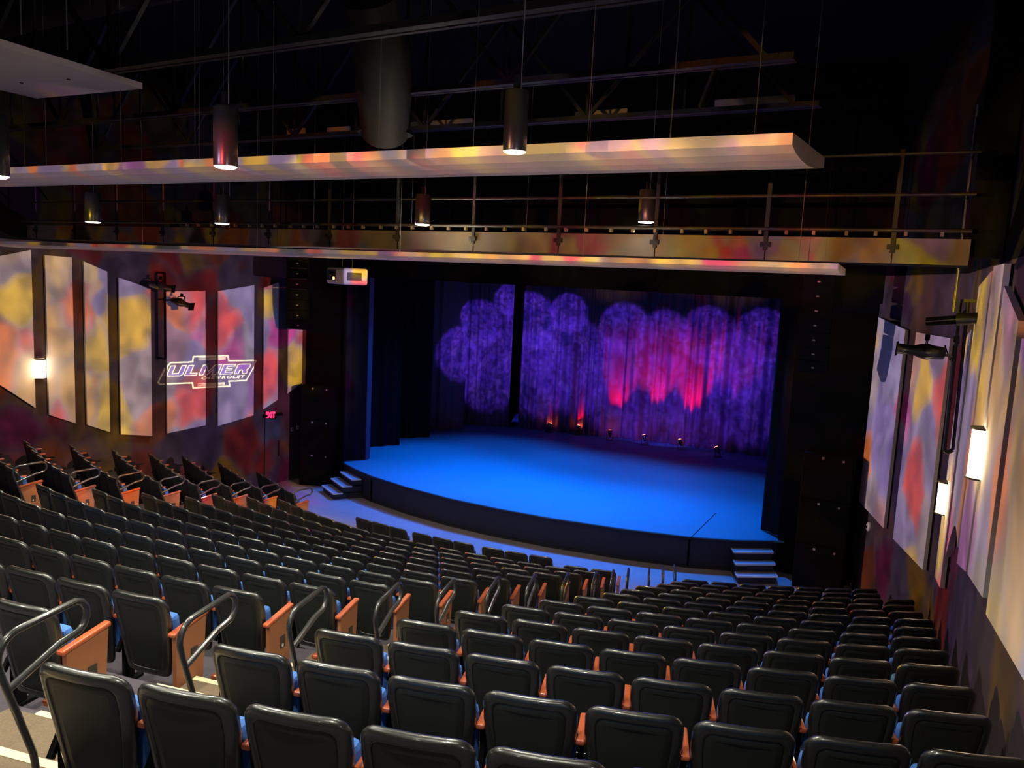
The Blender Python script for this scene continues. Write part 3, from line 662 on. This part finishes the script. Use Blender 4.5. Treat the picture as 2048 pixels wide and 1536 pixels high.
# ------------------------------------------------------------------ logo gobo projector
def build_logo():
    loops=[]   # nested even-odd loops in logo units (x right 0..3, y up 0..1)
    frame=[(0.00,0.24),(0.07,0.17),(0.90,0.17),(0.93,0.02),(2.06,0.02),(2.03,0.17),(2.56,0.17),(2.92,0.80),(2.86,0.84),(2.00,0.84),(1.96,1.00),(0.91,0.99),(0.89,0.83),(0.29,0.82),(0.23,0.76)]
    cx=sum(p[0] for p in frame)/len(frame); cy=.5
    def inset(P,d):
        out=[]; n=len(P); A=sum(P[i][0]*P[(i+1)%n][1]-P[(i+1)%n][0]*P[i][1] for i in range(n)); s=1 if A>0 else -1
        for i in range(n):
            p=Vector(P[i]); a=(p-Vector(P[i-1])).normalized(); b=(Vector(P[(i+1)%n])-p).normalized()
            na=Vector((-a.y,a.x))*s; nb=Vector((-b.y,b.x))*s; m=(na+nb); m=m/(m.dot(na) if abs(m.dot(na))>.25 else .25); out.append((p.x+m.x*d,p.y+m.y*d))
        return out
    def simplify(P,tol=.012):
        out=[]
        for p in P:
            if not out or (Vector(p)-Vector(out[-1])).length>tol: out.append(p)
        if (Vector(out[0])-Vector(out[-1])).length<tol: out.pop()
        return out
    loops.append(frame); loops.append(inset(frame,.042))
    def bloops(me,fx):
        bm=bmesh.new(); bm.from_mesh(me); bmesh.ops.remove_doubles(bm,verts=bm.verts,dist=1e-5)
        ed=set(e for e in bm.edges if len(e.link_faces)==1); res=[]
        while ed:
            e=ed.pop(); st=e.verts[0]; v=e.verts[1]; lp=[st.co.copy()]
            while v!=st:
                lp.append(v.co.copy()); nx=[x for x in v.link_edges if x in ed]
                if not nx: break
                ed.remove(nx[0]); v=nx[0].other_vert(v)
            if len(lp)>2: res.append([fx(p) for p in lp])
        bm.free(); return res
    isl=[]
    GLY={'U':[(0,1),(0,.14),(.12,0),(.88,0),(1,.14),(1,1),(.66,1),(.66,.3),(.34,.3),(.34,1)],
     'L':[(0,0),(1,0),(1,.28),(.46,.28),(.46,1),(0,1)],
     'M':[(0,0),(.26,0),(.26,.52),(.43,.04),(.57,.04),(.74,.52),(.74,0),(1,0),(1,1),(.72,1),(.5,.42),(.28,1),(0,1)],
     'E':[(0,0),(1,0),(1,.26),(.4,.26),(.4,.38),(.85,.38),(.85,.62),(.4,.62),(.4,.74),(1,.74),(1,1),(0,1)],
     'R':[(0,0),(.36,0),(.36,.34),(.50,.34),(.64,0),(1,0),(.86,.40),(1,.52),(1,.88),(.88,1),(0,1)]}
    for ch,xa,xb in (('U',.17,.63),('L',.67,1.03),('M',1.08,1.66),('E',1.70,2.10),('R',2.14,2.58)):
        fx=lambda p:(xa+p[0]*(xb-xa)+p[1]*.13, .40+p[1]*.32)
        P=[fx(p) for p in GLY[ch]]; I_=inset(P,.026)
        loops.append(P); loops.append(I_); isl.append(I_)
        if ch=='R':
            Cn=[fx(p) for p in [(.38,.60),(.66,.60),(.66,.76),(.38,.76)]]
            loops.append(inset(Cn,-.016)); loops.append(Cn)
    mc=text_mesh('CHEVROLET',.2,0,.007,'LEFT'); x0=min(v.co.x for v in mc.vertices); x1=max(v.co.x for v in mc.vertices); y0=min(v.co.y for v in mc.vertices); y1=max(v.co.y for v in mc.vertices)
    loops.extend(bloops(mc,lambda p:(1.16+(p.x-x0)/(x1-x0)*1.32+.03*(p.y-y0)/(y1-y0),.275+(p.y-y0)/(y1-y0)*.09)))
    for i in range(3):
        for yb,s in ((.855+.033*i,0),(.08+.033*i,0)):
            loops.append([(1.08,yb+.004),(1.60,yb),(1.88,yb),(1.88,yb+.02),(1.60,yb+.02),(1.08,yb+.012)])
    return loops,isl
loops,isl=build_logo()
GL=Vector((-0.24,11.9,6.30))
wp_a,_,_=on_seg((LW[0],LW[1]),-1.352,-.205,.05)   # logo left bottom
def wall_at(px,py):
    az=ray(px,py); az=az.x/az.y; r=ray(px,py); q=az_hit(LW[0],LW[1],az); d=(LW[1]-LW[0]).normalized(); n_=Vector((-d.y,d.x)); 
    if n_.dot(-q)<0: n_=-n_
    # plane offset 0.07 inward
    A=LW[0]+n_*.07; B=LW[1]+n_*.07; q=az_hit(A,B,az); return Vector((q.x,q.y,EYE+r.z/r.y*q.y))
o00=wall_at(316,780); o10=wall_at(503,782); o01=wall_at(330,709)
O=wall_at(317,782); 
EX=(wall_at(514,784)-O)/2.92; EY=(wall_at(318.5,712)-O)/1.0
EX.z=EX.z*0+ (wall_at(497,767).z-wall_at(323,771).z)/2.6*0.6
ctr=O+EX*1.46+EY*.5
ax=(ctr-GL).normalized(); ud=Vector((0,0,1)); sx=ax.cross(ud).normalized(); sy=sx.cross(ax)
PD=.30
def to_plate(u,v,wall=None):
    W=(O+EX*u+EY*v) if wall is None else wall
    r=(W-GL); r=r/r.dot(ax)*PD; return (r.dot(sx),r.dot(sy))
cu=bpy.data.curves.new('plate','CURVE'); cu.dimensions='2D'; cu.fill_mode='BOTH'
def addloop(pts):
    s=cu.splines.new('POLY'); s.points.add(len(pts)-1)
    for i,(x,y) in enumerate(pts): s.points[i].co=(x*100,y*100,0,1)
    s.use_cyclic_u=True
addloop([(-.05,-.05),(.05,-.05),(.05,.05),(-.05,.05)])
for lp in loops: addloop([to_plate(*p) for p in lp])
co=bpy.data.objects.new('plate',cu); COL.objects.link(co); dg=bpy.context.evaluated_depsgraph_get(); me=bpy.data.meshes.new_from_object(co.evaluated_get(dg)); bpy.data.objects.remove(co)
for v in me.vertices: v.co=ax*PD+sx*(v.co.x/100)+sy*(v.co.y/100)
t=thing('logo_projector','small black gobo projector high beside right wall above the spotlight','projector',tuple(GL))
me.materials.append(M['black']); po=bpy.data.objects.new('gobo_plate',me); COL.objects.link(po); po.parent=t
gel=bpy.data.materials.new('blue_gel'); gel.use_nodes=True; nt=NT(gel.node_tree); nt.n.remove(nt.n['Principled BSDF']); tr=nt.add('ShaderNodeBsdfTransparent'); tr.inputs[0].default_value=(.10,.05,.55,1); nt.link(tr.outputs[0],nt.n['Material Output'].inputs[0])
mb=MB()
for vs in isl: mb.add([ax*(PD*1.0)+sx*to_plate(*p)[0]+sy*to_plate(*p)[1] for p in vs],[tuple(range(len(vs)))])
# (the islands sit on the plate plane; remove them from the opaque plate by leaving the plate's island faces out)
bm=bmesh.new(); bm.from_mesh(me); bmesh.ops.remove_doubles(bm,verts=bm.verts,dist=1e-7)
def inside(pt,poly):
    c=False; n=len(poly)
    for i in range(n):
        x1,y1=poly[i]; x2,y2=poly[(i+1)%n]
        if (y1>pt[1])!=(y2>pt[1]) and pt[0]<(x2-x1)*(pt[1]-y1)/(y2-y1)+x1: c=not c
    return c
islp=[]
for vs in isl: islp.append([to_plate(*p) for p in vs])
kill=[]
for f in bm.faces:
    c=f.calc_center_median(); q=(c.dot(sx),c.dot(sy))
    if any(inside(q,pl) for pl in islp): kill.append(f)
bmesh.ops.delete(bm,geom=kill,context='FACES_ONLY'); bm.to_mesh(me); bm.free()
mb.build('blue_glass',gel,t)
Mr=ax.to_track_quat('Y','Z').to_matrix().to_4x4()
def TM(mb_): mb_.v=[tuple(Mr@Vector(v)) for v in mb_.v]; return mb_
TM(MB().tube([(0,-.35,0),(0,-.05,0)],[.07,.08],16)).build('lamp_house','blackmetal',t)
TM(MB().bar((-.06,-.2,0),(-.06,.32,0),.012).bar((.06,-.2,0),(.06,.32,0),.012)).build('frame_rods','blackmetal',t)
MB().tube([(0,0,.1),(0,0,2.7)],.02,8).build('drop_pipe','blackmetal',t)
TM(MB().tube([(0,-.05,0),(0,.31,0)],.056,16,cap=False)).build('snout','black',t)
l=spot('logo_beam',GL,ctr,24000,(1.0,.90,.50),math.degrees(2*math.atan(.046/PD)),.0,.0001)

# ------------------------------------------------------------------ seats
def seat_master():
    t=thing('theatre_seat','x','seat')
    # outline of the back shell (front view), from bottom centre, counter-clockwise; width tapers downwards
    def outline(ins):
        pts=[]; top=.87-ins; bot=.17+ins
        def half(z): return (.205+.055*min(1,max(0,(z-.17)/.5)))-ins
        r=.085-ins*.6; rb=.05
        hw=half(top)
        pts.append((0,bot)); pts.append((half(bot)-rb,bot))
        for i in range(1,4): a=-math.pi/2+math.pi/2*i/3; pts.append((half(bot)-rb+rb*math.cos(a),bot+rb+rb*math.sin(a)))
        for z in (.36,.52,.68): pts.append((half(z),z))
        for i in range(0,6):
            a=math.pi/2*i/5; pts.append((hw-r+r*math.cos(a),top-r+r*math.sin(a)))
        pts.append((hw*.45,top+.0)); pts.append((0,top+.0))
        left=[(-x,z) for x,z in pts[1:-1]][::-1]
        return pts+left
    def place(x,z,y):  # lean, slight wrap-around curvature and S bend
        lean=(.87-z)*.20; curve=-.55*x*x; 
        sb=.030*math.sin((z-.2)*4.2)
        return (x, y+lean*1.0-curve*-1.0*0+(.30*x*x*1.6)+sb*.5, z-.35*x*x*.25)
    rings=[(0.0+.030,-.0+.008),(.012,.0-.000),(.004,.012),(0,.026),(0,.040),(.006,.055),(.022,.066)]
    # rear rim starts at inset .03
    mb=MB()
    rr=[[place(x,z,y) for x,z in outline(i)] for i,y in ([(.062,.008),(.058,.001)]+[(.05,.0),(.03,.0),(.014,.005),(.004,.016),(0,.030),(.004,.046),(.016,.060),(.035,.070)])]
    mb.grid(rr,closed=True)
    fr=rr[-1]; mb.add(fr,[tuple(range(len(fr)))[::-1]],True)
    bk=[place(x,z,.010) for x,z in outline(.064)]
    mb.build('back_shell','vinyl',t)
    mb=MB(); A=[place(x,z,.010) for x,z in outline(.060)]; B=[place(x,z,.004) for x,z in outline(.066)]; C=[place(x,z,.003) for x,z in outline(.10)]
    mb.grid([A,B,C],closed=True); mb.add(C,[tuple(range(len(C)))],True); mb.build('rear_panel','inset',t)
    # folded-up cushion (blue) and inner back pad
    mb=MB()
    def pad(hw,z0,z1,y0,y1,lean,th):
        n=6; rows=[]
        for s_,yo in ((0,0),(.6,th*.5),(1,th)):
            rows.append([( (-hw+2*hw*(1-(.03 if s_==1 else 0)/1)*i/n)*(1-.05*(s_==1)), y0+yo, 0) for i in range(n+1)])
        return rows
    mb.box((0,0,0),(.50,.09,.40)); Mx=Matrix.Translation((0,.215,.49))@Matrix.Rotation(rad(8),4,'X'); mb.v=[tuple(Mx@Vector(v)) for v in mb.v]
    c_=mb.build('seat_cushion','blue',t,bevel=.035)
    mb=MB().box((0,0,0),(.40,.045,.40)); Mx=Matrix.Translation((0,.145,.57))@Matrix.Rotation(rad(13),4,'X'); mb.v=[tuple(Mx@Vector(v)) for v in mb.v]
    mb.build('back_cushion','blue',t,bevel=.025)
    # armrest on the left side with standard below it
    mb=MB().box((-.28,.27,.60),(.052,.30,.032)); mb.build('armrest','wood',t,bevel=.012)
    MB().box((-.28,.25,.31),(.03,.10,.56)).box((-.28,.25,.012),(.06,.26,.024)).bar((-.28,.14,.30),(-.28,.30,.55),.03,.03).build('standard','black',t)
    return t
master=seat_master()
def end_fit(t, sgn, wood=True):
    """aisle end: armrest cap, laminate side panel"""
    x=.30*sgn
    if sgn<0:
        mb=MB(); mb.box((-.28,.27,.60),(.054,.31,.034)); return
    MB().prism([(x-.018,.05+.06,.05),(x-.018,.40,.05),(x-.018,.44,.60),(x-.018,.10,.56)],(0,0,0),(.036,0,0)).build('end_panel','panelwood',t)
    mb=MB(); mb.bar((x,.06,.575),(x,.46,.625),.058,.034); mb.build('end_armrest','wood',t,bevel=.012)
    p=MB().box((x+.02*sgn,.30,.34),(.008,.07,.11)).build('aisle_light','brass',t)
    MB().box((x+.026*sgn,.29,.31),(.006,.02,.025)).build('bulb','white',p)
masterR=copy_tree(master); end_fit(masterR,1)
masterL=copy_tree(master); end_fit(masterL,-1)

SP=.56
A0={14:7.36,13:7.38,12:7.28,11:7.25,10:7.18,9:7.13,8:7.08,7:7.07,6:7.06,5:6.95,4:6.84,3:6.87,2:6.81,1:6.74}
B1={1:4.93,2:4.98,3:5.04,4:5.12,5:5.16,6:5.21,7:5.26,8:5.30,9:5.36,10:5.42,11:5.47,12:5.51,13:5.69}
B0={2:-2.71,3:-2.61,4:-2.50,5:-2.35,6:-2.29,7:-2.19,8:-2.11,9:-2.0,10:-1.9,11:-1.8,12:-1.7,13:-1.6}
C1={1:-4.23,2:-4.36,3:-4.20,4:-3.96,5:-3.84,6:-3.72,7:-3.55,8:-3.53}
C0={1:-6.55,2:-6.95,3:-7.32,4:-7.48,5:-7.40,6:-7.2,7:-7.0,8:-6.9}
nseat=0
def put(k, th, label, group, kind='mid', extra=0.0):
    global nseat
    p=seatpos(k,th,extra)
    u,v=project(p+Vector((0,0,.8)))
    if u<-90 or u>2140 or v>1720: return False
    src={'mid':master,'R':masterR,'L':masterL}[kind]
    o=copy_tree(src); o.location=p; o.rotation_euler=(0,0,rad(th)); o['label']=label; o['group']=group; nseat+=1
    return True
for k in range(1,15):
    n=7 if k<3 else 8
    for i in range(n):
        th=math.degrees((A0[k]+SP*i)/R(k))
        put(k,th,'black theatre seat, right block, %s row from stage, %s from the aisle'%(ORD[k],ORD[i+1]),'seats of the right block','L' if i==0 else 'mid')
for k in range(2,14):
    n=int(round((B1[k]-B0[k])/SP))+1
    for i in range(n):
        th=math.degrees((B1[k]-SP*i)/R(k))
        put(k,th,'black theatre seat, centre block, %s row from stage, %s from right end'%(ORD[k],ORD[i+1]),'seats of the centre block','R' if i==0 else ('L' if i==n-1 else 'mid'))
row1=[(16.96,0),(15.03,0),(12.19,-.3),(10.27,-.3),(8.41,-.3),(5.93,-.3),(4.08,-.3),(2.2,-.3),(-.16,-.3),(-2.0,-.26),(-3.8,-.2)]
for i,(th,ex) in enumerate(row1):
    put(1,th,'black theatre seat, centre block, front row, %s from right end'%ORD[i+1],'seats of the centre block','R' if i in (0,) else 'mid',ex)
for k in range(1,9):
    n=int(round((C1[k]-C0[k])/SP))+1
    for i in range(n):
        th=math.degrees((C1[k]-SP*i)/R(k))
        put(k,th,'black theatre seat, left block, %s row from stage, %s from aisle'%(ORD[k],ORD[i+1]),'seats of the left block','R' if i==0 else 'mid')
def kill(o):
    for c in list(o.children): kill(c)
    bpy.data.objects.remove(o)
for m_ in (master,masterR,masterL): kill(m_)
print('SEATS',nseat)

# ------------------------------------------------------------------ aisle rails
def rail(loc, rz, label, group):
    t=thing('aisle_handrail',label,'handrail',tuple(loc),rz,group)
    pts=[(0,.17,0),(0,.13,.30),(0,.03,.60),(0,-.03,.78)]
    def arc(c,r,a0,a1,n=5): return [(0,c[0]+r*math.cos(rad(a0+(a1-a0)*i/n)),c[1]+r*math.sin(rad(a0+(a1-a0)*i/n))) for i in range(n+1)]
    pts+=arc((.07,.86),.12,180,95)+arc((.40,.90),.09,80,-70)+[(0,.30,.80),(0,.0,.70)]
    MB().tube(pts,.019,10).build('tube','blackmetal',t)
    MB().tube([(0,.17,0),(0,.17,.012)],.045,12).build('floor_flange','blackmetal',t)
for k in range(1,16):
    arc=(A0.get(k,7.4)-.40); th=math.degrees(arc/R(k)); p=seatpos(k,th,-.02)
    rail(p,rad(th),'black tube handrail on right aisle beside the %s row'%ORD[k],'handrails of the right aisle')
for k in range(1,9):
    arc=(C1[k]+.45); th=math.degrees(arc/R(k)); p=seatpos(k,th,-.02)
    rail(p,rad(th),'black tube handrail on left aisle beside the %s row'%ORD[k],'handrails of the left aisle')

# ------------------------------------------------------------------ aisle steps
def aisle_step(k, a0, a1, label, group):
    t=thing('aisle_step',label,'step',(0,0,0),0,group)
    def P(th,r,z): rr=r+dR(th); return (CX+rr*math.sin(rad(th)),CY-rr*math.cos(rad(th)),z)
    r1=R(k)+.12; r0=r1-.42; z0=FZ(k); z1=z0+.145
    T0=math.degrees(a0/r1); T1=math.degrees(a1/r1)
    if k>1:
        ra=R(k-1)+.17; mb=MB(); mb.prism([P(T0,ra,z0+.001),P(T1,ra,z0+.001),P(T1,r0,z0+.001),P(T0,r0,z0+.001)],(0,0,0),(0,0,.008)); mb.build('tread_carpet','carpet',t)
    mb=MB(); mb.prism([P(T0,r0,z0),P(T1,r0,z0),P(T1,r1,z0),P(T0,r1,z0)],(0,0,0),(0,0,.145)); mb.build('step_body','carpet',t)
    mb=MB(); mb.prism([P(T0,r0-.008,z1-.03),P(T1,r0-.008,z1-.03),P(T1,r0+.05,z1-.03),P(T0,r0+.05,z1-.03)],(0,0,0),(0,0,.034)); mb.build('nosing','nosing',t)
    z2=FZ(k+1); mb=MB(); mb.prism([P(T0,r1-.008,z2-.03),P(T1,r1-.008,z2-.03),P(T1,r1+.05,z2-.03),P(T0,r1+.05,z2-.03)],(0,0,0),(0,0,.034)); mb.build('nosing','nosing',t)
for k in range(1,16):
    b=B1.get(k,5.7)+.36; a=A0.get(k,7.4)-.34
    aisle_step(k,b,a,'carpeted aisle step with cream nosings, right aisle, %s row'%ORD[k],'steps of the right aisle')
for k in range(1,9):
    b=C1[k]+.36; a=B0.get(k,-2.75)-.34
    aisle_step(k,b,a,'carpeted aisle step with cream nosings, left aisle, %s row'%ORD[k],'steps of the left aisle')
